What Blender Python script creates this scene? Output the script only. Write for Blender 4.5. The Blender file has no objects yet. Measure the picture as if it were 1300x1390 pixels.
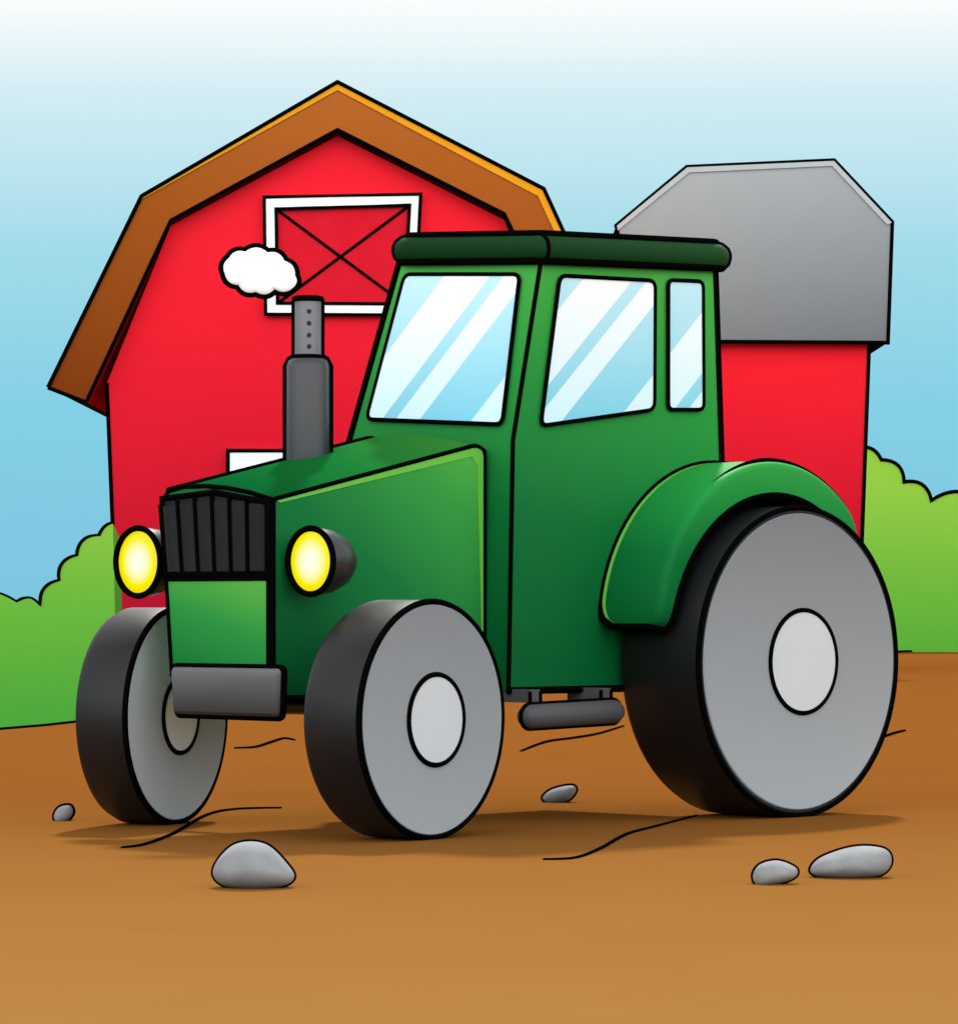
import bpy, bmesh, math, random
from mathutils import Vector, Matrix
random.seed(4)
D=bpy.data
col=bpy.context.scene.collection
V=Vector
R=math.radians
# ---------------------------------------------------------------- camera model
F=5200.0; CX=650.0; HY=822.0; CH=1.181
CAM=V((0,0,CH))
def ray(px,py): return V(((px-CX)/F,1.0,-(py-HY)/F))
def at(px,py,Y): return CAM+ray(px,py)*Y
def gnd(px,py,z=0.0):
    d=ray(px,py); return CAM+d*((z-CH)/d.z)
# tractor frame: local x runs to the rear, local y to the far side
TH=math.atan2(.714,.70)
O=V((-.230,19.31,0))
Rm=Matrix.Rotation(-TH,3,'Z')
def hit(px,py,p0,n):
    o=Rm@(CAM-O); d=Rm@ray(px,py)
    return o+d*((V(p0)-o).dot(n)/d.dot(n))
def UY(px,py,y): return hit(px,py,V((0,y,0)),V((0,1,0)))
def UX(px,py,x): return hit(px,py,V((x,0,0)),V((1,0,0)))

# ---------------------------------------------------------------- materials
def lin(h,k=1.0,t=(1,1,1)):
    h=h.lstrip('#'); r=[]
    for i in (0,2,4):
        c=int(h[i:i+2],16)/255
        c=c/12.92 if c<=.04045 else ((c+.055)/1.055)**2.4
        r.append(min(c*k*t[i//2],.95))
    return (*r,1)
def newmat(name,rough=.5,spec=.3):
    m=D.materials.new(name); m.use_nodes=True
    b=m.node_tree.nodes['Principled BSDF']
    b.inputs['Roughness'].default_value=rough
    b.inputs['Specular IOR Level'].default_value=spec
    return m,m.node_tree,b
def plain(name,c,rough=.5,spec=.3,var=.06,scale=3.0):
    m,t,b=newmat(name,rough,spec)
    tc=t.nodes.new('ShaderNodeTexCoord'); n=t.nodes.new('ShaderNodeTexNoise')
    n.inputs['Scale'].default_value=scale; n.inputs['Detail'].default_value=4
    t.links.new(tc.outputs['Object'],n.inputs['Vector'])
    r=t.nodes.new('ShaderNodeValToRGB')
    r.color_ramp.elements[0].position=.3; r.color_ramp.elements[1].position=.7
    r.color_ramp.elements[0].color=(*[x*(1-var) for x in c[:3]],1)
    r.color_ramp.elements[1].color=(*[min(x*(1+var),.97) for x in c[:3]],1)
    t.links.new(n.outputs['Fac'],r.inputs['Fac']); t.links.new(r.outputs['Color'],b.inputs['Base Color'])
    return m
def fade(name,stops,wx,wy,wz,lo,hi,rough=.4,spec=.35,noise=.04,nscale=2.0,bump=0,bscale=20):
    """paint whose tone changes along a direction of the object"""
    m,t,b=newmat(name,rough,spec)
    tc=t.nodes.new('ShaderNodeTexCoord')
    dot=t.nodes.new('ShaderNodeVectorMath'); dot.operation='DOT_PRODUCT'
    dot.inputs[1].default_value=(wx,wy,wz)
    t.links.new(tc.outputs['Object'],dot.inputs[0])
    mr=t.nodes.new('ShaderNodeMapRange'); mr.inputs['From Min'].default_value=lo; mr.inputs['From Max'].default_value=hi
    t.links.new(dot.outputs['Value'],mr.inputs['Value'])
    n=t.nodes.new('ShaderNodeTexNoise'); n.inputs['Scale'].default_value=nscale; n.inputs['Detail'].default_value=5
    t.links.new(tc.outputs['Object'],n.inputs['Vector'])
    ma=t.nodes.new('ShaderNodeMath'); ma.operation='MULTIPLY_ADD'; ma.inputs[1].default_value=noise*2
    t.links.new(n.outputs['Fac'],ma.inputs[0])
    ad=t.nodes.new('ShaderNodeMath'); ad.operation='SUBTRACT'; ad.inputs[1].default_value=noise
    t.links.new(mr.outputs['Result'],ad.inputs[0]); t.links.new(ad.outputs[0],ma.inputs[2])
    r=t.nodes.new('ShaderNodeValToRGB'); cr=r.color_ramp
    while len(cr.elements)<len(stops): cr.elements.new(.5)
    for e,(p,c) in zip(cr.elements,stops): e.position=p; e.color=c
    t.links.new(ma.outputs[0],r.inputs['Fac']); t.links.new(r.outputs['Color'],b.inputs['Base Color'])
    if bump:
        n2=t.nodes.new('ShaderNodeTexNoise'); n2.inputs['Scale'].default_value=bscale; n2.inputs['Detail'].default_value=6
        t.links.new(tc.outputs['Object'],n2.inputs['Vector'])
        bp=t.nodes.new('ShaderNodeBump'); bp.inputs['Strength'].default_value=bump; bp.inputs['Distance'].default_value=.02
        t.links.new(n2.outputs['Fac'],bp.inputs['Height']); t.links.new(bp.outputs['Normal'],b.inputs['Normal'])
    return m
M={}
M['ink']=plain('black_ink_line',(.002,.002,.002,1),1.0,.0,.02)
K=.9
M['paint']=fade('green_tractor_paint_shaded',[(0,lin('#045f2e',K)),(.35,lin('#0d7036',K)),(.7,lin('#2b983e',K)),(1,lin('#4cb247',K))],.14,0,1,1.05,3.4,.5,.08,.02)  # body shading put into the colour: darker low, lighter towards the top
M['hood']=fade('green_hood_paint_shaded',[(0,lin('#04602e',K)),(.4,lin('#127839',K)),(.8,lin('#389f43',K)),(1,lin('#57b84a',K))],.7,0,1,.85,2.8,.5,.08,.02)  # painted shading, dark at lower front to light at upper rear
M['hoodtop']=fade('green_hood_top_paint',[(0,lin('#0a6a34',.44)),(.5,lin('#238c3e',.44)),(1,lin('#4fb046',.44))],1,-.3,0,-.8,1.0,.9,.0,.02)  # darkened copy of the green to offset overhead light, with painted shading
M['fender']=fade('green_fender_paint',[(0,lin('#055c2c',K)),(.5,lin('#0d6e35',K)),(.8,lin('#23903e',K)),(1,lin('#369f43',K))],.05,0,1,.95,2.2,.55,.05,.02)  # fender shading painted in, lighter towards the top
M['lime']=plain('lime_green_edge_paint',lin('#6cc24a',.9),.5,.08,.03)
M['panel']=fade('light_green_front_panel',[(0,lin('#0b7336',K)),(.5,lin('#2a9841',K)),(1,lin('#62bd4a',K))],0,-.25,1,.45,1.15,.5,.08,.02)  # panel ramp paints shading, darker at the bottom
M['roofgreen']=fade('dark_green_roof_paint',[(0,lin('#0d3516',.8)),(1,lin('#1b4a22',.8))],.3,-.3,0,-.2,.8,.55,.05,.04)
M['tyre']=plain('black_rubber',lin('#121214'),.42,.28,.1,8)
M['rim']=fade('grey_wheel_metal',[(0,lin('#aab0b4',.88)),(1,lin('#7e8286',.88))],0,0,1,-.8,.8,.6,.1,.02)  # disc shading held in the colour, darker at the top
M['rimfar']=fade('grey_far_wheel_metal_lightened',[(0,lin('#b4babf',1.15)),(1,lin('#9a9fa3',1.15))],0,0,1,-.6,.6,.6,.1,.02)  # lightened copy of the rim grey, offsetting shade on the far wheel
M['hub']=plain('pale_grey_hub',lin('#c8cdd1',.95),.5,.1,.02)
M['hubfar']=plain('pale_grey_far_hub_lightened',lin('#eef2f4',1.05),.5,.1,.02)  # hub grey lightened too, against the shade of the body
M['dark']=fade('dark_grey_metal',[(0,lin('#161617')),(1,lin('#3c3c3e'))],0,-.5,1,.3,2.6,.32,.45,.05)
M['step']=plain('grey_step_metal',lin('#4c4c4e'),.5,.2,.05)
M['bump']=fade('bumper_grey_metal',[(0,lin('#2e2e30',.8)),(1,lin('#707073',.8))],0,0,1,.55,.85,.55,.12,.02)
M['grille']=plain('black_grille',lin('#161618'),.5,.16,.1)
M['pipe']=plain('mid_grey_pipe',lin('#6a6a6e'),.35,.4,.05)
M['smoke']=plain('white_smoke',(.95,.95,.95,1),.9,.05,.01)
M['red']=fade('red_barn_boards',[(0,lin('#97102a',.95)),(.35,lin('#cf172c',.95)),(.75,lin('#f01f30',.98)),(1,lin('#f52232',1.0))],-.12,0,1,.3,8.2,.8,.03,.03,.6)  # wall shading painted in: brighter high, darker low
M['redleaf']=plain('red_door_boards',lin('#dc1c2e',.95),.8,.03,.05)
M['white']=plain('white_trim_paint',(.95,.95,.95,1),.6,.1,.01)
M['brown']=fade('brown_roof_boards',[(0,lin('#80350e',.95)),(.6,lin('#a4521a',.95)),(1,lin('#b9632a',.95))],.12,0,1,4,10,.8,.03,.04,.8)
M['browndark']=plain('dark_brown_roof_end',lin('#5c2a0e',.6),.9,.0,.05)
M['soffit']=plain('red_painted_roof_underside',lin('#d81c2e',1.0),.9,.0,.05)
M['orange']=plain('orange_roof_highlight',lin('#f29a1e',.95),.6,.05,.04)  # rim highlight of the barn roof, done as an orange colour
M['greyroof']=fade('grey_metal_roof',[(0,lin('#6c6e71',1.0)),(1,lin('#a8aaad',1.0))],-.15,0,1,5.2,9,.7,.05,.03)
M['greylight']=plain('grey_roof_edge_highlight',lin('#b4b7ba',1.0),.7,.05,.03)
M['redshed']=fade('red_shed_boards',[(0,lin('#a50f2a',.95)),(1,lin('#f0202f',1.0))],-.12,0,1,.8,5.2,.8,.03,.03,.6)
M['stone']=plain('grey_stone',lin('#96989a',.8),.8,.12,.12,9)
M['hedge']=fade('hedge_leaves',[(0,lin('#5fb53e',.9)),(.5,lin('#78c042',.9)),(1,lin('#93cb46',.92))],0,0,1,0,4.2,1.0,.0,.03,1.2,.05,6)
M['hedgeslope']=fade('hedge_leaves_on_slope',[(0,lin('#4fab3d',.42)),(.5,lin('#6fbc40',.43)),(1,lin('#8fca46',.44))],0,0,1,0,2.4,1.0,.0,.03,1.2,.05,6)
# ---- glass with reflections painted on as pale slanting bands
def glass():
    m,t,b=newmat('pale_blue_glass_painted_glints',.3,.2)
    tc=t.nodes.new('ShaderNodeTexCoord')
    dot=t.nodes.new('ShaderNodeVectorMath'); dot.operation='DOT_PRODUCT'
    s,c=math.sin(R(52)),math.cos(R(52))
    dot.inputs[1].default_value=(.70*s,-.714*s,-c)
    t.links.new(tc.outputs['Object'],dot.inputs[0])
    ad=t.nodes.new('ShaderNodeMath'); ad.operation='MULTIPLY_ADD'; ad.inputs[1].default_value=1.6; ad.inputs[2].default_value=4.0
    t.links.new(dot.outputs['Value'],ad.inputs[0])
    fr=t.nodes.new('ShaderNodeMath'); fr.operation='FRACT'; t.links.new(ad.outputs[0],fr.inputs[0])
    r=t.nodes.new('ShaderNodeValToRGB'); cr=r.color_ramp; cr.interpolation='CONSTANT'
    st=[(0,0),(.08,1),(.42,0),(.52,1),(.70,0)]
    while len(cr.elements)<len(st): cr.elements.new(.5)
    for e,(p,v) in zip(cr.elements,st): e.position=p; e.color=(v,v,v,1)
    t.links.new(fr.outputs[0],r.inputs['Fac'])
    sp=t.nodes.new('ShaderNodeSeparateXYZ'); t.links.new(tc.outputs['Object'],sp.inputs[0])
    def ramp(a,bb):
        mr=t.nodes.new('ShaderNodeMapRange'); mr.inputs['From Min'].default_value=2.1; mr.inputs['From Max'].default_value=3.0
        t.links.new(sp.outputs['Z'],mr.inputs['Value'])
        q=t.nodes.new('ShaderNodeValToRGB'); q.color_ramp.elements[0].color=a; q.color_ramp.elements[1].color=bb
        t.links.new(mr.outputs['Result'],q.inputs['Fac']); return q
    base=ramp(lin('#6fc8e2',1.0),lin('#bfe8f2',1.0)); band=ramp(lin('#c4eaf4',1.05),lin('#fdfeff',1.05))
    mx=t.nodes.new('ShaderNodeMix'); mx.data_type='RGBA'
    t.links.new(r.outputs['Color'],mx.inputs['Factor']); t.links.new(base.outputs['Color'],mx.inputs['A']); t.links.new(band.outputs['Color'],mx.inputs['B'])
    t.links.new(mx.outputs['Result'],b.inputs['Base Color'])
    return m
M['glass']=glass()
def lampmat():
    m,t,b=newmat('lit_headlight_lens',.3,.2)
    tc=t.nodes.new('ShaderNodeTexCoord'); ln=t.nodes.new('ShaderNodeVectorMath'); ln.operation='LENGTH'
    t.links.new(tc.outputs['Object'],ln.inputs[0])
    mr=t.nodes.new('ShaderNodeMapRange'); mr.inputs['From Max'].default_value=.17
    t.links.new(ln.outputs['Value'],mr.inputs['Value'])
    r=t.nodes.new('ShaderNodeValToRGB'); cr=r.color_ramp
    st=[(0,(1,1,.9,1)),(.32,(1,1,.75,1)),(.72,lin('#fff200')),(1,lin('#f0d800'))]
    while len(cr.elements)<4: cr.elements.new(.5)
    for e,(p,c) in zip(cr.elements,st): e.position=p; e.color=c
    t.links.new(mr.outputs['Result'],r.inputs['Fac'])
    b.inputs['Base Color'].default_value=(.05,.045,.0,1)
    t.links.new(r.outputs['Color'],b.inputs['Emission Color']); b.inputs['Emission Strength'].default_value=.95
    return m
M['lamp']=lampmat()
def groundmat(name,near,far,y0,y1,scale,var,bump):
    m,t,b=newmat(name,.95,.0)
    tc=t.nodes.new('ShaderNodeTexCoord'); sp=t.nodes.new('ShaderNodeSeparateXYZ'); t.links.new(tc.outputs['Object'],sp.inputs[0])
    mr=t.nodes.new('ShaderNodeMapRange'); mr.inputs['From Min'].default_value=y0; mr.inputs['From Max'].default_value=y1
    t.links.new(sp.outputs['Y'],mr.inputs['Value'])
    q=t.nodes.new('ShaderNodeValToRGB'); q.color_ramp.elements[0].color=near; q.color_ramp.elements[1].color=far
    t.links.new(mr.outputs['Result'],q.inputs['Fac'])
    n=t.nodes.new('ShaderNodeTexNoise'); n.inputs['Scale'].default_value=scale; n.inputs['Detail'].default_value=8
    t.links.new(tc.outputs['Object'],n.inputs['Vector'])
    mm=t.nodes.new('ShaderNodeMapRange'); mm.inputs['From Min'].default_value=.3; mm.inputs['From Max'].default_value=.7
    mm.inputs['To Min'].default_value=1-var; mm.inputs['To Max'].default_value=1+var
    t.links.new(n.outputs['Fac'],mm.inputs['Value'])
    vm=t.nodes.new('ShaderNodeVectorMath'); vm.operation='SCALE'
    t.links.new(q.outputs['Color'],vm.inputs[0]); t.links.new(mm.outputs['Result'],vm.inputs['Scale'])
    t.links.new(vm.outputs['Vector'],b.inputs['Base Color'])
    n2=t.nodes.new('ShaderNodeTexNoise'); n2.inputs['Scale'].default_value=scale*12; n2.inputs['Detail'].default_value=5
    t.links.new(tc.outputs['Object'],n2.inputs['Vector'])
    bp=t.nodes.new('ShaderNodeBump'); bp.inputs['Strength'].default_value=bump; bp.inputs['Distance'].default_value=.02
    t.links.new(n2.outputs['Fac'],bp.inputs['Height']); t.links.new(bp.outputs['Normal'],b.inputs['Normal'])
    return m
M['ground']=groundmat('brown_dirt',lin('#bf8a49',.5,(.85,.84,.80)),lin('#9f5f2a',.5,(1.02,1.06,.95)),11,24,.9,.025,.05)
M['grass']=groundmat('short_grass',lin('#45a43b',.38),lin('#55ae3c',.36),36,80,.5,.04,.08)

# ---------------------------------------------------------------- mesh building
class MB:
    def __init__(s): s.v=[]; s.f=[]; s.m=[]
    def add(s,vs,fs,mi=0):
        o=len(s.v); s.v+= [tuple(p) for p in vs]
        for f in fs: s.f.append([i+o for i in f]); s.m.append(mi)
    def tube(s,pts,r,closed=False,mi=1,n=8):
        pts=[V(p) for p in pts]; q=[pts[0]]
        rr=r if isinstance(r,(list,tuple)) else None
        if rr is None:
            for p in pts[1:]:
                if (p-q[-1]).length>1e-5: q.append(p)
            if closed and (q[0]-q[-1]).length<1e-5: q.pop()
            pts=q
        N=len(pts); vs=[]
        a=None
        for i in range(N):
            if closed: t0=(pts[i]-pts[i-1]).normalized(); t1=(pts[(i+1)%N]-pts[i]).normalized()
            else:
                t0=(pts[i]-pts[max(i-1,0)]); t1=(pts[min(i+1,N-1)]-pts[i])
                if t0.length<1e-9: t0=t1
                if t1.length<1e-9: t1=t0
                t0=t0.normalized(); t1=t1.normalized()
            t=t0+t1
            t=t1 if t.length<1e-6 else t.normalized()
            if a is None:
                a=t.orthogonal().normalized()
            else:
                a=(a-t*a.dot(t)); a=a.normalized() if a.length>1e-6 else t.orthogonal().normalized()
            b=t.cross(a)
            bend=t1-t0; k=1/max(.5,t.dot(t0)); rad=rr[i] if rr else r
            bn=bend.normalized() if bend.length>1e-5 else None
            for j in range(n):
                an=2*math.pi*j/n; off=a*math.cos(an)+b*math.sin(an)
                if bn is not None: off=off+bn*(off.dot(bn)*(k-1))
                vs.append(pts[i]+off*rad)
        fs=[]
        for i in range(N if closed else N-1):
            i2=(i+1)%N
            for j in range(n):
                j2=(j+1)%n; fs.append([i*n+j,i*n+j2,i2*n+j2,i2*n+j])
        if not closed: fs.append(list(range(n))[::-1]); fs.append([(N-1)*n+j for j in range(n)])
        s.add(vs,fs,mi)
    def loft(s,rings,closed_ring=True,caps=True,mi=0,mats=None):
        """mats: optional material per ring edge j"""
        n=len(rings[0]); vs=[p for r in rings for p in r]; o=len(s.v)
        s.v+=[tuple(p) for p in vs]
        for i in range(len(rings)-1):
            for j in range(n if closed_ring else n-1):
                j2=(j+1)%n; s.f.append([o+i*n+j,o+i*n+j2,o+(i+1)*n+j2,o+(i+1)*n+j]); s.m.append(mats[j] if mats else mi)
        if caps:
            s.f.append([o+k for k in range(n)][::-1]); s.m.append(mi)
            s.f.append([o+(len(rings)-1)*n+j for j in range(n)]); s.m.append(mi)
    def prism(s,poly,vec,mi=0): s.loft([[V(p) for p in poly],[V(p)+V(vec) for p in poly]],mi=mi)
    def box(s,a,b,mi=0):
        x0,y0,z0=a; x1,y1,z1=b
        s.prism([(x0,y0,z0),(x1,y0,z0),(x1,y1,z0),(x0,y1,z0)],(0,0,z1-z0),mi)
    def lathe(s,prof,c,axis,seg=48,mi=0,capends=True):
        c=V(c); ax={'x':(V((1,0,0)),V((0,1,0)),V((0,0,1))),'y':(V((0,1,0)),V((1,0,0)),V((0,0,1))),'z':(V((0,0,1)),V((1,0,0)),V((0,1,0)))}[axis]
        rings=[[c+ax[0]*a+(ax[1]*math.cos(2*math.pi*j/seg)+ax[2]*math.sin(2*math.pi*j/seg))*r for j in range(seg)] for a,r in prof]
        s.loft(rings,caps=capends,mi=mi)
    def ring(s,c,rad,axis,r,seg=64,mi=1):
        c=V(c); u,w={'x':(V((0,1,0)),V((0,0,1))),'y':(V((1,0,0)),V((0,0,1))),'z':(V((1,0,0)),V((0,1,0)))}[axis]
        s.tube([c+(u*math.cos(2*math.pi*j/seg)+w*math.sin(2*math.pi*j/seg))*rad for j in range(seg)],r,True,mi)
    def build(s,name,mats,parent=None,loc=None,rot=None,sharp=35):
        me=D.meshes.new(name); me.from_pydata(s.v,[],s.f); me.update()
        for m in mats: me.materials.append(M[m])
        for p,mi in zip(me.polygons,s.m): p.material_index=mi
        bm=bmesh.new(); bm.from_mesh(me); bmesh.ops.recalc_face_normals(bm,faces=bm.faces); bm.to_mesh(me); bm.free()
        for p in me.polygons: p.use_smooth=True
        me.set_sharp_from_angle(angle=R(sharp))
        o=D.objects.new(name,me); col.objects.link(o)
        if parent: o.parent=parent
        if loc is not None: o.location=loc
        if rot is not None: o.rotation_euler=rot
        return o
def empty(name,loc,rz=0):
    o=D.objects.new(name,None); col.objects.link(o); o.location=loc; o.rotation_euler=(0,0,rz); o.empty_display_size=.3
    return o
def tag(o,label=None,cat=None,group=None,kind=None):
    if label: o['label']=label
    if cat: o['category']=cat
    if group: o['group']=group
    if kind: o['kind']=kind
    return o
def rounded(pts,d,seg=5):
    pts=[V(p) for p in pts]; out=[]; N=len(pts)
    for i in range(N):
        p=pts[i]; a=pts[i-1]-p; b=pts[(i+1)%N]-p
        di=d[i] if isinstance(d,(list,tuple)) else d
        da=min(di,a.length*.45); db=min(di,b.length*.45)
        A=p+a.normalized()*da; B=p+b.normalized()*db
        for k in range(seg+1):
            t=k/seg; out.append(A*(1-t)**2+p*2*t*(1-t)+B*t*t)
    return out
def smooth_closed(pts,sub=6):
    pts=[V(p) for p in pts]; N=len(pts); out=[]
    for i in range(N):
        p0,p1,p2,p3=pts[i-1],pts[i],pts[(i+1)%N],pts[(i+2)%N]
        for k in range(sub):
            t=k/sub
            out.append(.5*((2*p1)+(p2-p0)*t+(2*p0-5*p1+4*p2-p3)*t*t+(3*p1-p0-3*p2+p3)*t**3))
    return out
def smooth_open(pts,sub=8):
    pts=[V(p) for p in pts]; N=len(pts); out=[]
    for i in range(N-1):
        p0,p1,p2,p3=pts[max(i-1,0)],pts[i],pts[i+1],pts[min(i+2,N-1)]
        for k in range(sub):
            t=k/sub
            out.append(.5*((2*p1)+(p2-p0)*t+(2*p0-5*p1+4*p2-p3)*t*t+(3*p1-p0-3*p2+p3)*t**3))
    out.append(pts[-1]); return out
def scallop(an,bulge,closed=False,seg=9):
    out=[]; N=len(an)
    for i in range(N if closed else N-1):
        a=V(an[i]).to_2d(); b=V(an[(i+1)%N]).to_2d(); d=b-a; n=V((d.y,-d.x))
        for k in range(seg):
            t=k/seg; out.append(a+d*t+n*(bulge*4*t*(1-t)))
    if not closed: out.append(V(an[-1]).to_2d())
    return out

# ================================================================ SETTING
g=MB(); g.add([(-900,-60,0),(900,-60,0),(900,1500,0),(-900,1500,0)],[[0,1,2,3]])
tag(g.build('ground',['ground']),kind='structure')
EP=[(-320,1016),(-120,1000),(0,991),(60,986),(140,977),(400,953),(700,928),(1000,902),(1215,886),(1260,884.5),(1310,884.5),(1600,886)]
def edge_y(px):
    for (a,b),(c,d) in zip(EP,EP[1:]):
        if a<=px<=c: return b+(d-b)*(px-a)/(c-a)
    return EP[0][1] if px<EP[0][0] else EP[-1][1]
edge=[V((-400,22,0))]+[gnd(*p) for p in EP]+[V((400,92,0))]
gr=MB()
z=.006
edge=[V((p.x,p.y,z)) for p in edge]
gr.add(edge+[V((900,92,z)),V((900,1450,z)),V((-900,1450,z)),V((-900,22,z))],[list(range(len(edge)+4))])
ip=edge[1:-1]
gr.tube(ip,[2.5*p.y/F for p in ip],mi=1)
tag(gr.build('grass',['grass','ink']),kind='structure')

# ---- hedges
def hedge(an,Y,thick,label,bulge=.24):
    """upright clipped hedge with a scalloped top"""
    pts=[at(p.x,p.y,Y) for p in scallop(an,bulge,seg=10)]
    c=V((sum(p.x for p in pts)/len(pts),Y,0))
    pts=[p-c for p in pts]
    mb=MB(); mb.prism(pts+[V((pts[-1].x,0,-.05)),V((pts[0].x,0,-.05))],(0,thick,0))
    mb.tube(pts,2.6*Y/F,mi=1)
    o=mb.build('hedge',['hedge','ink'],sharp=30); o.location=c
    tag(o,label,'hedge')
hedge([(1030,640),(1110,618),(1160,610),(1196,624),(1227,654),(1264,679),(1338,692),(1420,712),(1520,735),(1620,760)],97,2.4,'scalloped green hedge right of the grey roofed red shed')
def bank_hedge(an,label,bulge=.24,slope=.14):
    """hedge whose front leans back from the dirt edge up to its scalloped crest"""
    prof=[p for p in scallop(an,bulge,seg=10) if p.x<=154]
    crest=[]
    for p in prof:
        y0=gnd(p.x,edge_y(p.x)-2).y; k=-(p.y-HY)/F
        Y=(CH+slope*y0)/(slope-k); crest.append(at(p.x,p.y,Y))
    xs=[-420,-320,-220,-120,-60,0,60,100,140,159]
    base=[gnd(x,edge_y(x)-2,.012) for x in xs]
    c=V((crest[len(crest)//2].x,crest[len(crest)//2].y,0))
    poly=[p-c for p in crest]+[p-c for p in base[::-1]]
    mb=MB(); n=len(poly); nc=len(crest)
    mb.add(poly,[list(range(n))])
    back=[V((p.x,p.y+1.2,p.z-.25)) for p in poly[:nc]]; foot=[V((p.x,p.y+1.8,-.05)) for p in poly[:nc]]
    mb.loft([poly[:nc],back,foot],closed_ring=False,caps=False)
    e=poly[nc-1]; b0=poly[nc]
    mb.add([e,b0,V((b0.x,b0.y,-.05)),foot[-1],back[-1]],[[0,1,2,3,4]])
    mb.tube([p for p in poly[:nc]],[2.6*p.y/F for p in crest],mi=1)
    o=mb.build('hedge',['hedgeslope','ink'],sharp=30); o.location=c
    tag(o,label,'hedge')
bank_hedge([(-420,852),(-300,846),(-180,838),(-60,832),(22,817),(55,823),(80,788),(104,754),(134,727),(166,712)],'scalloped green hedge left of the red barn, sloping down to the left')

# ================================================================ BARN
YB=65.0
def rel(c): return lambda px,py,Y: at(px,py,Y)-c
cb=V((at(458,900,YB).x,YB,0)); barn=empty('barn',cb); B=rel(cb)
tag(barn,'big red gambrel barn with brown roof and white framed loft hatch, behind the green tractor','barn')
lw=2.8*YB/F
outer=[(65,526),(192,266),(458,111),(738,256),(862,526)]
inner=[(117,546),(232,299),(458,176),(684,290),(808,546)]
w=[(145,520),(232,306),(458,184),(684,298),(780,520)]
wp=[B(p[0],p[1],YB) for p in w]
zb=-.02
bl=B(161,880,YB); br=B(764,880,YB)
poly=[V((bl.x,0,zb))]+wp+[V((br.x,0,zb))]
mb=MB(); mb.prism(poly,(0,15,0)); mb.tube([poly[0],wp[0]],lw); mb.tube([poly[-1],wp[-1]],lw)
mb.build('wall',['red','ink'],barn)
YR=64.75
def band(A,Bn,depth,mb,mats):
    """roof layer between two gable lines; mats: front/top, underside, eave ends"""
    n=len(A); fr=A+Bn
    back=[p+V((0,depth,0)) for p in fr]
    top=[]; und=[]; end=[]
    N=2*n
    for i in range(n-1):
        top.append([i,i+1,n+i+1,n+i]); top.append([N+i,N+n+i,N+n+i+1,N+i+1])
        top.append([i,N+i,N+i+1,i+1]); und.append([n+i,n+i+1,N+n+i+1,N+n+i])
    end.append([0,n,N+n,N]); end.append([n-1,N+n-1,N+2*n-1,2*n-1])
    o=len(mb.v); mb.v+=[tuple(p) for p in fr+back]
    for L,mi in ((top,mats[0]),(und,mats[1]),(end,mats[2])):
        for f in L: mb.f.append([o+i for i in f]); mb.m.append(mi)
def P(l,Y): return [B(p[0],p[1],Y) for p in l]
mid=[(66,526.6),(193.5,269.5),(458,122),(730,266),(852,530)]
Ao=P(outer,YR); Am=P(mid,YR); Ai=P(inner,YR)
mb=MB(); band(Am,Ai,15.6,mb,(0,3,2))
mb.tube(Ai,lw); mb.tube([Ao[0],Ai[0]],lw); mb.tube([Ao[-1],Ai[-1]],lw)
roof=mb.build('roof',['brown','ink','browndark','soffit'],barn)
mb=MB(); off=V((0,-.02,0)); band([p+off for p in Ao],[p+off for p in Am],15.65,mb,(0,2,2)); mb.tube([p+off for p in Ao],lw)
mb.build('roof_highlight',['orange','ink','browndark'],roof)  # layer that stands in for the highlight along the roof's top edge
def quad_frame(name,parent,Bf,Y,outq,inq,mats,y_front,y_back,lw):
    mb=MB(); A=[Bf(p[0],p[1],Y) for p in outq]; I=[Bf(p[0],p[1],Y) for p in inq]
    for i in range(4):
        j=(i+1)%4
        mb.prism([A[i]+V((0,y_front,0)),A[j]+V((0,y_front,0)),I[j]+V((0,y_front,0)),I[i]+V((0,y_front,0))],(0,y_back-y_front,0))
    mb.tube([p+V((0,y_front,0)) for p in A],lw,True); mb.tube([p+V((0,y_front,0)) for p in I],lw,True)
    return mb.build(name,mats,parent)
oq=[(359,268),(571,264),(563,428),(361,427)]; iq=[(375,284),(556,279),(549,413),(377,412)]
mb=MB(); L=[B(p[0],p[1],YB) for p in iq]
mb.prism([p+V((0,-.05,0)) for p in L],(0,.04,0))
L2=[B(p[0],p[1],YB)+V((0,-.055,0)) for p in iq]
mb.tube([L2[0],L2[2]],lw*.75); mb.tube([L2[1],L2[3]],lw*.75)
hatch=mb.build('loft_hatch',['redleaf','ink'],barn)
quad_frame('frame',hatch,B,YB,oq,iq,['white','ink'],-.10,-.003,lw*.85)
zt=B(310,612,YB).z
mb=MB(); xl=B(340,700,YB).x; xr=B(576,700,YB).x; zi=B(324,642,YB).z
mb.box((xl,-.05,.02),(xr,-.01,zi)); mb.tube([(xl,-.055,.05),(xr,-.055,zi)],lw); mb.tube([(xr,-.055,.05),(xl,-.055,zi)],lw); mb.tube([(0,-.055,.02),(0,-.055,zi)],lw)
door=mb.build('door',['redleaf','ink'],barn)
mb=MB(); X0=B(310,700,YB).x; X1=B(606,700,YB).x
mb.box((X0,-.12,.0),(xl,-.003,zt)); mb.box((xr,-.12,0),(X1,-.003,zt)); mb.box((xl,-.12,zi),(xr,-.003,zt))
mb.tube([(X0,-.12,.0),(X0,-.12,zt),(X1,-.12,zt),(X1,-.12,0)],lw); mb.tube([(xl,-.12,.0),(xl,-.12,zi),(xr,-.12,zi),(xr,-.12,0)],lw)
mb.build('frame',['white','ink'],door)

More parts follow.
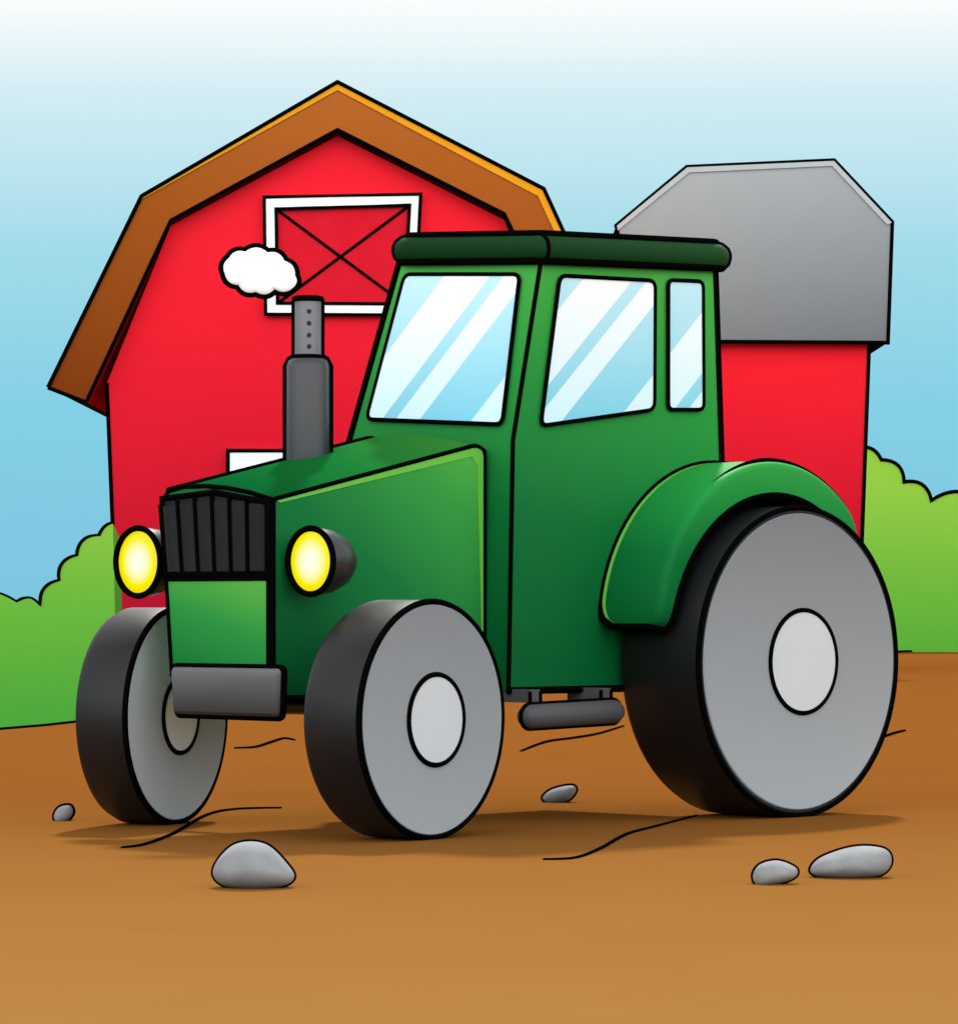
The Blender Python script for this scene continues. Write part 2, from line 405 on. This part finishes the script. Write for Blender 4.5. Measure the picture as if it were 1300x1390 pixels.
# ================================================================ SHED
YS=66.5
cs=V((at(1020,900,YS).x,YS,0)); shed=empty('shed',cs); S=rel(cs)
tag(shed,'red shed under a grey faceted roof, standing to the right of the big barn','shed')
a=S(884,470,YS); b=S(1180,455,YS); c=S(1163,880,YS); d=S(886,880,YS)
poly=[V((d.x,0,-.02)),V((a.x,0,b.z)),V((b.x,0,b.z)),V((c.x,0,-.02))]
mb=MB(); mb.prism(poly,(0,9,0)); mb.tube(poly[2:],lw); mb.tube(poly[:2],lw)
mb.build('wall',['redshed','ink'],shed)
YT=66.3
rp=[(836,306),(932,226),(1132,217),(1211,301),(1205,465),(870,463)]
rq=[(838,313),(935,234),(1129,225),(1204,305),(1204,310),(870,463)]
A=[S(p[0],p[1],YT) for p in rp]; I=[S(p[0],p[1],YT) for p in rq]
mb=MB(); mb.loft([A,[p+V((0,9.5,0)) for p in A]],mats=[0,0,0,0,1,1]); mb.tube([A[5],A[0],A[1],A[2],A[3],A[4],A[5]],lw)
rf=mb.build('roof',['greyroof','ink'],shed)
mb=MB()
A5=[A[i]+V((0,-.03,0)) for i in range(4)]; I5=[I[i]+V((0,-.03,0)) for i in range(4)]
for i in range(3): mb.prism([A5[i],A5[i+1],I5[i+1],I5[i]],(0,.028,0))
mb.build('roof_edge_highlight',['greylight'],rf)  # painted highlight strip along the top edges of the roof

# ================================================================ TRACTOR
T=empty('tractor',O,TH)
tag(T,'green tractor with lit yellow headlights, grey wheels and glazed cab, parked on dirt','tractor')
YN=.80; YFt=1.664; YFb=1.54
XF=UY(370,700,YN).x
XR=UY(657,700,YN).x
ZA=UY(370,678,YN).z; ZBk=UY(655,601,YN).z; ZL=.70
LW=.0205; LN=.0125
ts=[0,.2,.4,.6,.8,.94,1]; cs_=[0,.04,.066,.08,.08,.06,-.01]
def sect(x):
    f=(x-XF)/(XR-XF); zt=ZA+(ZBk-ZA)*f
    if f>.94: zt-=.045*((f-.94)/.06)**2
    top=[V((x,YN+(YFt-YN)*t,zt+c)) for t,c in zip(ts,cs_)]
    return [V((x,YN,ZL))]+top+[V((x,YFb,ZL))]
xs=[XF+(XR-XF)*f for f in (0,.1,.2,.3,.4,.5,.6,.7,.8,.9,.94,.96,.975,.99,1)]
secs=[sect(x) for x in xs]
mb=MB(); mb.loft(secs,mats=[0,2,2,2,2,2,0,0,0])
s0=secs[0]; s1=secs[-1]
mb.tube(s0[1:8],LN); mb.tube([s0[0],s0[1]],LW*.8); mb.tube([s0[8],s0[7]],LW)
nearline=[s[1] for s in secs]+[s1[1]+V((.002,0,-.05)),s1[0]]
mb.tube(nearline,LN)
mb.tube([s[6] for s in secs],LW)
mb.tube(s1[1:8],LN)
mb.tube([s0[0],s1[0]],LW)
# lime edge bands, set just proud of the side sheet
yb_=YN-.004
sl=(ZBk-ZA)/(XR-XF)
def strip(p): mb.prism(p,(0,.003,0),3)
strip([(XF+.02,yb_,ZA+.02*sl-.008),(XR-.09,yb_,ZBk-.09*sl-.008),(XR-.10,yb_,ZBk-.10*sl-.055),(XF+.05,yb_,ZA+.05*sl-.026)])
strip([(XR-.010,yb_,ZBk-.07),(XR-.012,yb_,1.0),(XR-.02,yb_,1.0),(XR-.055,yb_,ZBk-.13),(XR-.10,yb_,ZBk-.10*sl-.055),(XR-.09,yb_,ZBk-.09*sl-.008),(XR-.03,yb_,ZBk-.028)])
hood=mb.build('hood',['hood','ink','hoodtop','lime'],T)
# grille
ZG=UX(370,780,XF).z
mb=MB()
gx=XF-.022
def front_y(z): return YFb+(YFt-YFb)*min(1,(z-ZL)/(ZA-ZL))
yl0=YN+.012; 
mb.prism([(XF-.004,yl0,ZG),(XF-.004,yl0,ZA-.015),(XF-.004,YN+.43,ZA+.045),(XF-.004,front_y(ZA)-.03,ZA+.02),(XF-.004,front_y(ZG)-.01,ZG)],(-.018,0,0))
nb=6
def yy(t,z): return yl0+.02+(front_y(z)-.04-yl0)*t
for i in range(nb):
    zt=ZA+.03*math.sin(math.pi*(i+.5)/nb)
    rows=[]
    for zz in (ZG+.02,zt-.03):
        rows.append([V((gx-.001-.028*math.sin(math.pi*k/8),yy((i+.06+.88*k/8)/nb,zz),zz)) for k in range(9)])
    mb.loft(rows,closed_ring=False,caps=True)
    if i: mb.tube([(gx-.004,yy(i/nb,ZG),ZG),(gx-.004,yy(i/nb,zt),zt)],LN*1.0)
mb.tube([(gx,yl0,ZG),(gx,yl0,ZA-.015),(gx,YN+.43,ZA+.045),(gx,front_y(ZA)-.03,ZA+.02),(gx,front_y(ZG)-.01,ZG)],LW*.8,True)
mb.build('grille',['grille','ink'],hood,sharp=60)
mb=MB(); Zp=UX(370,905,XF).z
pp=[(XF-.004,yl0,Zp-.05),(XF-.004,yl0,ZG-.02),(XF-.004,front_y(ZG)-.012,ZG-.02),(XF-.004,front_y(Zp),Zp-.05)]
mb.prism(pp,(-.014,0,0)); mb.tube([V(p)+V((-.014,0,0)) for p in pp],LN,True)
mb.build('front_panel',['panel','ink'],hood)
# bumper
mb=MB(); xb=XF-.07
a=UX(379,908,xb); b=UX(231,908,xb); c=UX(377,974,xb); d=UX(236,972,xb)
def bring(x,ins): return rounded([(x,c.y+ins,c.z+ins),(x,a.y+ins,a.z-ins),(x,b.y-ins,a.z-ins),(x,d.y-ins,c.z+ins)],.03)
mb.loft([bring(xb-.012,.02),bring(xb,.006),bring(xb+.012,0),bring(xb+.055,0)])
mb.tube(bring(xb+.03,-.004),LW*.9,True)
mb.build('bumper',['bump','ink'],T)
# cab
YC=.62
Q1=UY(690,938,YC);Q2=UY(696,598,YC);Q5=UY(735,348,YC);Q4=UY(970,352,YC);Q3=UY(979,632,YC);Q6=V((Q3.x,YC,.72))
nf=(Q5-Q2).cross(V((0,1,0))); 
if nf.x>0: nf=-nf
nf.normalize()
F2=UX(472,590,Q2.x); F2y=F2.y
F5=hit(545,347,Q2,nf)
def far(q,y): return V((q.x,y,q.z))
N=[Q1,Q2,Q5,Q4,Q3,Q6]; Fr=[far(Q1,F2y),far(Q2,F2y),F5,V((Q4.x,F5.y,Q4.z+F5.z-Q5.z)),far(Q3,F2y),far(Q6,F2y)]
mb=MB(); mb.loft([N,Fr])
mb.tube([Q1,Q2,Q5],LN); mb.tube([Q5,Q4],LN); mb.tube([Q4,Q3,Q6],LW); mb.tube([Q6,Q1],LW)
mb.tube([Fr[0],Fr[1],Fr[2]],LW); mb.tube([Fr[3],Fr[4]],LW)
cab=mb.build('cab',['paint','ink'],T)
def pane(name,pix,p0,n,rad=.05):
    n=V(n).normalized(); pts=[hit(px,py,p0,n)+n*.004 for px,py in pix]
    pts=rounded(pts,rad); mb=MB(); mb.prism(pts,n*.012)
    mb.tube([p+n*.012 for p in pts],LN*.95,True); mb.build(name,['glass','ink'],cab)
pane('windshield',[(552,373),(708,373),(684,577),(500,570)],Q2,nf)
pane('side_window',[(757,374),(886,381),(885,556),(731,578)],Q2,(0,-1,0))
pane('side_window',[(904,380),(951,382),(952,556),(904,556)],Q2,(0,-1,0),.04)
# roof
zb0=UY(735,354,.56).z; zt0=UY(735,315,.56).z; zb1=UY(980,363,.56).z
x0,x1,ya,yb=Q5.x-.06,Q4.x+.165,.56,F5.y+.085
tilt=.07/(yb-ya)
def rz(x,y,k): return zb0+(zb1-zb0)*(x-x0)/(x1-x0)+k*(zt0-zb0)+tilt*(y-ya)
def rring(ins,k):
    pts=rounded([(x0+ins,ya+ins,0),(x1-ins,ya+ins,0),(x1-ins,yb-ins,0),(x0+ins,yb-ins,0)],[.04,.2,.1,.2],8)
    return [V((p.x,p.y,rz(p.x,p.y,k))) for p in pts]
prof_r=[(.05,0),(.02,.08),(.006,.2),(0,.38),(0,.55),(.008,.72),(.028,.87),(.07,1)]
mb=MB(); mb.loft([rring(i,k) for i,k in prof_r])
mb.tube(rring(.03,.03),LW*1.1,True); mb.tube(rring(.055,.96),LW*1.1,True)
def rp1(ins,k):
    x=x0+.05; return V((x,ya+ins,rz(x,ya,k)))
mb.tube([rp1(i,k) for i,k in prof_r],LN)
for cx_,cy_ in ((x1,ya),(x0,yb)):
    sxn=-1 if cx_==x1 else 1; syn=1 if cy_==ya else -1
    mb.tube([V((cx_+sxn*(.052+i),cy_+syn*(.052+i),rz(cx_+sxn*.052,cy_+syn*.052,k))) for i,k in prof_r],LW*.9)
mb.build('roof',['roofgreen','ink'],T,sharp=50)
# rear wheel and fender
RX=2.894; RR=.868
PH1=44
def fend(phi):
    t=(168.5-phi)/(168.5-PH1)
    ro=1.0+.124*math.sin(math.pi*min(1,t*.84))**.75
    ri=.912+.022*math.sin(math.pi*min(1,t))
    if t>.90:
        k=1-math.sqrt(max(0,1-((t-.90)/.10)**2)); ro-=.08*k; ri+=.03*k
    yn=.17; yf=.64
    if t<.07:
        k=1-math.sqrt(max(0,1-((.07-t)/.07)**2)); yn+=.06*k; yf-=.10*k
    c,s=math.cos(R(phi)),math.sin(R(phi))
    return [V((RX+c*r,y,RR+s*r)) for r,y in ((ri,yn),(ro-.04,yn),(ro-.018,yn+.005),(ro-.005,yn+.02),(ro,yn+.05),(ro+.002,.42),(ro,yf-.055),(ro,yf),(ri,yf))]
nph=64
ph=[168.5-(168.5-PH1)*i/nph for i in range(nph+1)]
fs=[fend(p) for p in ph]
mb=MB(); mb.loft(fs,mats=[0,0,0,0,0,0,3,0,2])  # lime strip paints a highlight along the outer rim
mb.tube([f[7]+V((0,-.012,0)) for f in fs],LW*.95); mb.tube([f[0] for f in fs],LW*.85)
mb.tube([fs[0][k] for k in (8,0,1,2,3,4,7)],LW*.85); mb.tube([fs[-1][k] for k in (0,1,2,3,4,7)],LW)
i0=26
mb.tube([f[4] for f in fs[i0:]],[LW*.95*min(1,k/12+.02) for k in range(len(fs)-i0)])
# dark liner of the wheel well
ln=[]
for p in ph: 
    c,s=math.cos(R(p)),math.sin(R(p)); ln.append([V((RX+c*r,y,RR+s*r)) for r,y in ((.35,.612),(.925,.612),(.925,.632),(.35,.632))])
mb.loft(ln,mi=2)
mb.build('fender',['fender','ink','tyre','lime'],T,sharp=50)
def wheel(name,Rw,wd,x,y,steer,rh,disc,rim='rim',hub='hub'):
    loc=V((x,y,Rw)); rot=(0,0,R(steer))
    mb=MB()
    mb.lathe([(.004,.1),(.004,Rw-.012),(.014,Rw-.003),(.04,Rw),(wd-.06,Rw),(wd-.02,Rw-.02),(wd,Rw-.06),(wd,.1)],(0,0,0),'y',96)
    mb.ring((0,.008,0),Rw-.01,'y',.0165,96)
    t=mb.build(name,['tyre','ink'],T,loc,rot)
    mb=MB(); mb.lathe([(.003,disc),(-.004,disc-.006),(-.012,Rw*.6),(-.016,rh),(-.016,.01)],(0,0,0),'y',96)
    mb.build('rim',[rim],t)
    mb=MB(); mb.lathe([(-.012,rh),(-.022,rh-.01),(-.026,.02)],(0,0,0),'y',64); mb.ring((0,-.018,0),rh,'y',LN*1.1,64)
    mb.build('hub_cap',[hub,'ink'],t)
    return t
wheel('rear_wheel',RR,.60,RX,0,0,.287,RR-.04)
wheel('front_wheel',.605,.385,.0,0,8,.228,.605-.022)
wheel('front_wheel',.585,.33,.0,1.955,21,.20,.585-.022,'rimfar','hubfar')
mb=MB(); mb.lathe([(.36,.05),(2.0,.05)],(.03,0,.66),'y',24); mb.build('front_axle',['dark'],T)
mb=MB(); mb.lathe([(.55,.2),(.75,.2)],(RX,0,RR),'y',32); mb.build('rear_axle',['dark'],T)
# headlights
def headlight(x,y,z,r,ymount):
    mb=MB()
    mb.lathe([(0,r*.93),(-.008,r),(.03,r*1.02),(.10,r*.97),(.18,r*.78),(.25,r*.42),(.27,.02)],(x,y,z),'x',48,0)
    mb.ring((x-.014,y,z),r,'x',LW*.8,64)
    ys=sorted((y,ymount)); mb.box((x+.10,ys[0],z-.05),(x+.18,ys[1],z+.03))
    hl=mb.build('headlight',['dark','ink'],T)
    mb=MB(); mb.lathe([(.0,r*.95),(-.006,r*.85),(-.010,r*.6),(-.013,r*.3),(-.014,.003)],(0,0,0),'x',48)
    mb.build('lens',['lamp'],hl,V((x-.004,y,z)))
h1=UY(424,762,.595); headlight(h1.x,h1.y,h1.z,.168,YN+.05)
h2=UX(190,763,-.36); headlight(h2.x,h2.y,h2.z,.180,1.6)
# exhaust
ey=1.45; e0=UY(418,605,ey); ex=e0.x
z1=UY(418,485,ey).z; z2=UY(414,404,ey).z
mb=MB(); mb.lathe([(1.82,.119),(z1-.05,.119),(z1-.02,.108),(z1,.08),(z1,.02)],(ex,ey,0),'z',40)
side=Matrix.Rotation(-TH,3,'Z')@V((1,0,0))
for sg in (-1,1):
    mb.tube([V((ex,ey,1.85))+side*sg*.119,V((ex,ey,z1-.05))+side*sg*.119,V((ex,ey,z1-.012))+side*sg*.1,V((ex,ey,z1))+side*sg*.08],LW*.9)
mb.ring((ex,ey,z1),.078,'z',LN*1.2,40)
st=mb.build('exhaust_stack',['dark','ink'],T)
mb=MB(); mb.lathe([(z1-.01,.074),(z2-.015,.074),(z2,.066),(z2,.01)],(ex,ey,0),'z',36)
mb.ring((ex,ey,z2-.005),.072,'z',LW*.8,40)
for sg in (-1,1): mb.tube([V((ex,ey,z1))+side*sg*.074,V((ex,ey,z2-.01))+side*sg*.074],LW*.8)
tocam=Matrix.Rotation(-TH,3,'Z')@V((0,-1,0))
for sx,k in [(.12,.76),(.12,.56),(.12,.36),(.12,.17)]:
    dvec=(side*sx+tocam*math.sqrt(1-sx*sx)); zc=z1+(z2-z1)*k
    p=V((ex,ey,zc))+dvec*.072
    mb.tube([p-dvec*.004,p+dvec*.005],.0125,mi=2,n=12)
mb.build('exhaust_pipe',['pipe','ink','tyre'],st)
# step
a=UY(718,973,.47); b=UY(832,966,.47); mb=MB(); rr=.066
ax=(b-a).normalized()
pts=[];rad=[]
for t,k in ((-.06,.3),(-.045,.7),(-.02,.93),(0,1)): pts.append(a+ax*t); rad.append(rr*k)
for t,k in ((0,1),(.02,.93),(.045,.7),(.06,.3)): pts.append(b+ax*t); rad.append(rr*k)
mb.tube(pts,rad,mi=0,n=20)
loop=[V((p.x,p.y,p.z+r)) for p,r in zip(pts,rad)]+[V((p.x,p.y,p.z-r)) for p,r in reversed(list(zip(pts,rad)))]
mb.tube(loop,LN,True)
for px in (726,822):
    s=UY(px,960,.47); mb.box((s.x-.04,.47,a.z-.01),(s.x+.04,.50,.66)); mb.box((s.x-.04,.47,.66),(s.x+.04,.72,.73))
    for sx in (-.04,.04): mb.tube([(s.x+sx,.468,a.z+.05),(s.x+sx,.468,.72)],LN*.8)
mb.build('step',['step','ink'],T)

# ================================================================ SMOKE
pc=O+Matrix.Rotation(TH,3,'Z')@V((ex,ey,0)); YP=pc.y-.02
def lens(name,prof,depth,mats,lw,loc,sharp=50,flat=1.0):
    c=V((sum(p.x for p in prof)/len(prof),0,sum(p.z for p in prof)/len(prof)))
    mb=MB(); rings=[]
    for k in range(-8,9):
        a=k/8*R(86); s=math.cos(a)**flat; rings.append([V((c.x+(p.x-c.x)*s,depth*math.sin(a),c.z+(p.z-c.z)*s)) for p in prof])
    mb.loft(rings); mb.tube(prof,lw,True)
    return mb.build(name,mats,None,loc,None,sharp)
an=[(322,388),(303,372),(309,349),(332,340),(364,341),(388,353),(403,374),(401,391),(374,394),(347,398)]
sp_=scallop(an,.2,True,8)
c0=at(352,370,YP)
prof=[at(p.x,p.y,YP)-V((c0.x,YP,c0.z)) for p in sp_]
tag(lens('smoke_puff',prof,.03,['smoke','ink'],LW*.9,V((c0.x,YP,c0.z)),50,.35),'small white puff of smoke at the top of the tractor exhaust','smoke')

# ================================================================ STONES
def stone(pix,label,dep):
    bot=max(p[1] for p in pix); cx=sum(p[0] for p in pix)/len(pix)
    g0=gnd(cx,bot-3); Y=g0.y
    loc=V((g0.x,Y,.012))
    prof=smooth_closed([at(p[0],p[1],Y)-loc for p in pix])
    wdt=max(p.x for p in prof)-min(p.x for p in prof)
    tag(lens('stone',prof,wdt*dep,['stone','ink'],2.6*Y/F,loc,70),label,'stone','grey stones lying on the dirt')
stone([(289,1188),(295,1168),(315,1148),(340,1142),(365,1148),(388,1170),(400,1190),(385,1203),(345,1208),(305,1203)],'largest grey stone, rounded on top, in the dirt at the lower left',.4)
stone([(73,1108),(80,1096),(95,1093),(100,1103),(92,1114),(78,1117)],'tiny round grey pebble left of the far front wheel',.4)
stone([(736,1084),(748,1072),(775,1066),(782,1073),(772,1086),(750,1092)],'small flat grey stone between the front and rear wheels',.4)
stone([(1021,1190),(1030,1174),(1055,1168),(1080,1178),(1080,1190),(1060,1199),(1030,1203)],'small grey stone at the lower right, beside a long flat stone',.4)
stone([(1099,1180),(1115,1163),(1160,1149),(1200,1152),(1210,1170),(1195,1188),(1150,1194),(1110,1190)],'long flat grey stone at the lower right',.35)

# ================================================================ FURROWS
def furrow(pix,label,w=2.7):
    pts=[gnd(p[0],p[1],.003) for p in pix]; c=pts[len(pts)//2].copy(); c.z=0
    pts=smooth_open([p-c for p in pts]); n=len(pts)
    r=[w*(c.y)/F*(.45+.55*math.sin(math.pi*min(1,max(0,(i+1)/(n+1))))**.5) for i in range(n)]
    mb=MB(); mb.tube(pts,r,mi=0); o=mb.build('furrow',['ink'],None,c)
    tag(o,label,'furrow','thin dark furrows in the dirt')
furrow([(165,1151),(195,1147),(235,1132),(280,1107),(320,1099),(382,1097)],'thin dark furrow in the dirt in front of the far front wheel')
furrow([(318,1016),(345,1015),(368,1008),(385,1003),(400,1005)],'short dark furrow in the dirt between the two front wheels')
furrow([(707,1020),(740,1008),(775,1003),(810,997),(846,986)],'dark furrow in the dirt just below the tractor step')
furrow([(737,1167),(780,1165),(815,1152),(850,1133),(890,1122),(946,1107)],'long dark furrow in the dirt in front of the rear wheel')
furrow([(1193,1003),(1210,997),(1228,992)],'short dark furrow in the dirt right of the rear wheel')

# ================================================================ LIGHT, SKY, CAMERA
w=D.worlds.new('World'); bpy.context.scene.world=w; w.use_nodes=True
t=w.node_tree; t.nodes.clear()
out=t.nodes.new('ShaderNodeOutputWorld')
SE=R(48); sv=V((.08,1,0)).normalized()*math.cos(SE)+V((0,0,math.sin(SE)))
sky=t.nodes.new('ShaderNodeTexSky'); sky.sky_type='NISHITA'; sky.sun_disc=False; sky.sun_elevation=SE; sky.sun_rotation=math.atan2(sv.x,sv.y)
b1=t.nodes.new('ShaderNodeBackground'); b1.inputs['Strength'].default_value=.12; t.links.new(sky.outputs[0],b1.inputs['Color'])
tc=t.nodes.new('ShaderNodeTexCoord'); sx=t.nodes.new('ShaderNodeSeparateXYZ'); t.links.new(tc.outputs['Generated'],sx.inputs[0])
mr=t.nodes.new('ShaderNodeMapRange'); mr.inputs['From Max'].default_value=.2; t.links.new(sx.outputs['Z'],mr.inputs['Value'])
rp=t.nodes.new('ShaderNodeValToRGB'); cr=rp.color_ramp
st=[(0,lin('#7cc6e0')),(.26,lin('#84d0e6')),(.46,lin('#a2dbea')),(.66,lin('#d2edf4')),(.79,(1,1,1,1))]
while len(cr.elements)<len(st): cr.elements.new(.5)
for e,(p,c) in zip(cr.elements,st): e.position=p; e.color=c
t.links.new(mr.outputs[0],rp.inputs['Fac'])
b2=t.nodes.new('ShaderNodeBackground'); t.links.new(rp.outputs['Color'],b2.inputs['Color'])
# fill light added to the unseen sky, overhead and behind the camera
def mapr(sock,a,b,c,d):
    m=t.nodes.new('ShaderNodeMapRange'); m.inputs['From Min'].default_value=a; m.inputs['From Max'].default_value=b; m.inputs['To Min'].default_value=c; m.inputs['To Max'].default_value=d
    t.links.new(sock,m.inputs['Value']); return m.outputs[0]
u=mapr(sx.outputs['Z'],.17,.4,1,1.2); bk=mapr(sx.outputs['Y'],-.6,.2,2.6,1)
mu=t.nodes.new('ShaderNodeMath'); mu.operation='MULTIPLY'; t.links.new(u,mu.inputs[0]); t.links.new(bk,mu.inputs[1]); t.links.new(mu.outputs[0],b2.inputs['Strength'])
fac=mapr(sx.outputs['Z'],.3,.95,0,.6)
ms=t.nodes.new('ShaderNodeMixShader'); t.links.new(fac,ms.inputs[0]); t.links.new(b2.outputs[0],ms.inputs[1]); t.links.new(b1.outputs[0],ms.inputs[2])
t.links.new(ms.outputs[0],out.inputs['Surface'])
sl=D.lights.new('sun','SUN'); sl.energy=4.4; sl.angle=R(4); sl.color=(1,.97,.9)
so=D.objects.new('sun',sl); col.objects.link(so); so.location=(0,30,30); so.rotation_euler=(-sv).to_track_quat('-Z','Y').to_euler()
cd=D.cameras.new('camera'); cam=D.objects.new('camera',cd); col.objects.link(cam)
cam.location=CAM; cam.rotation_euler=(R(90),0,0)
cd.sensor_fit='HORIZONTAL'; cd.sensor_width=36; cd.lens=F/1300*36; cd.shift_y=(HY-695)/1300; cd.clip_end=4000; cd.clip_start=.1
sc=bpy.context.scene; sc.camera=cam
sc.view_settings.view_transform='Standard'; sc.view_settings.look='None'; sc.view_settings.exposure=0
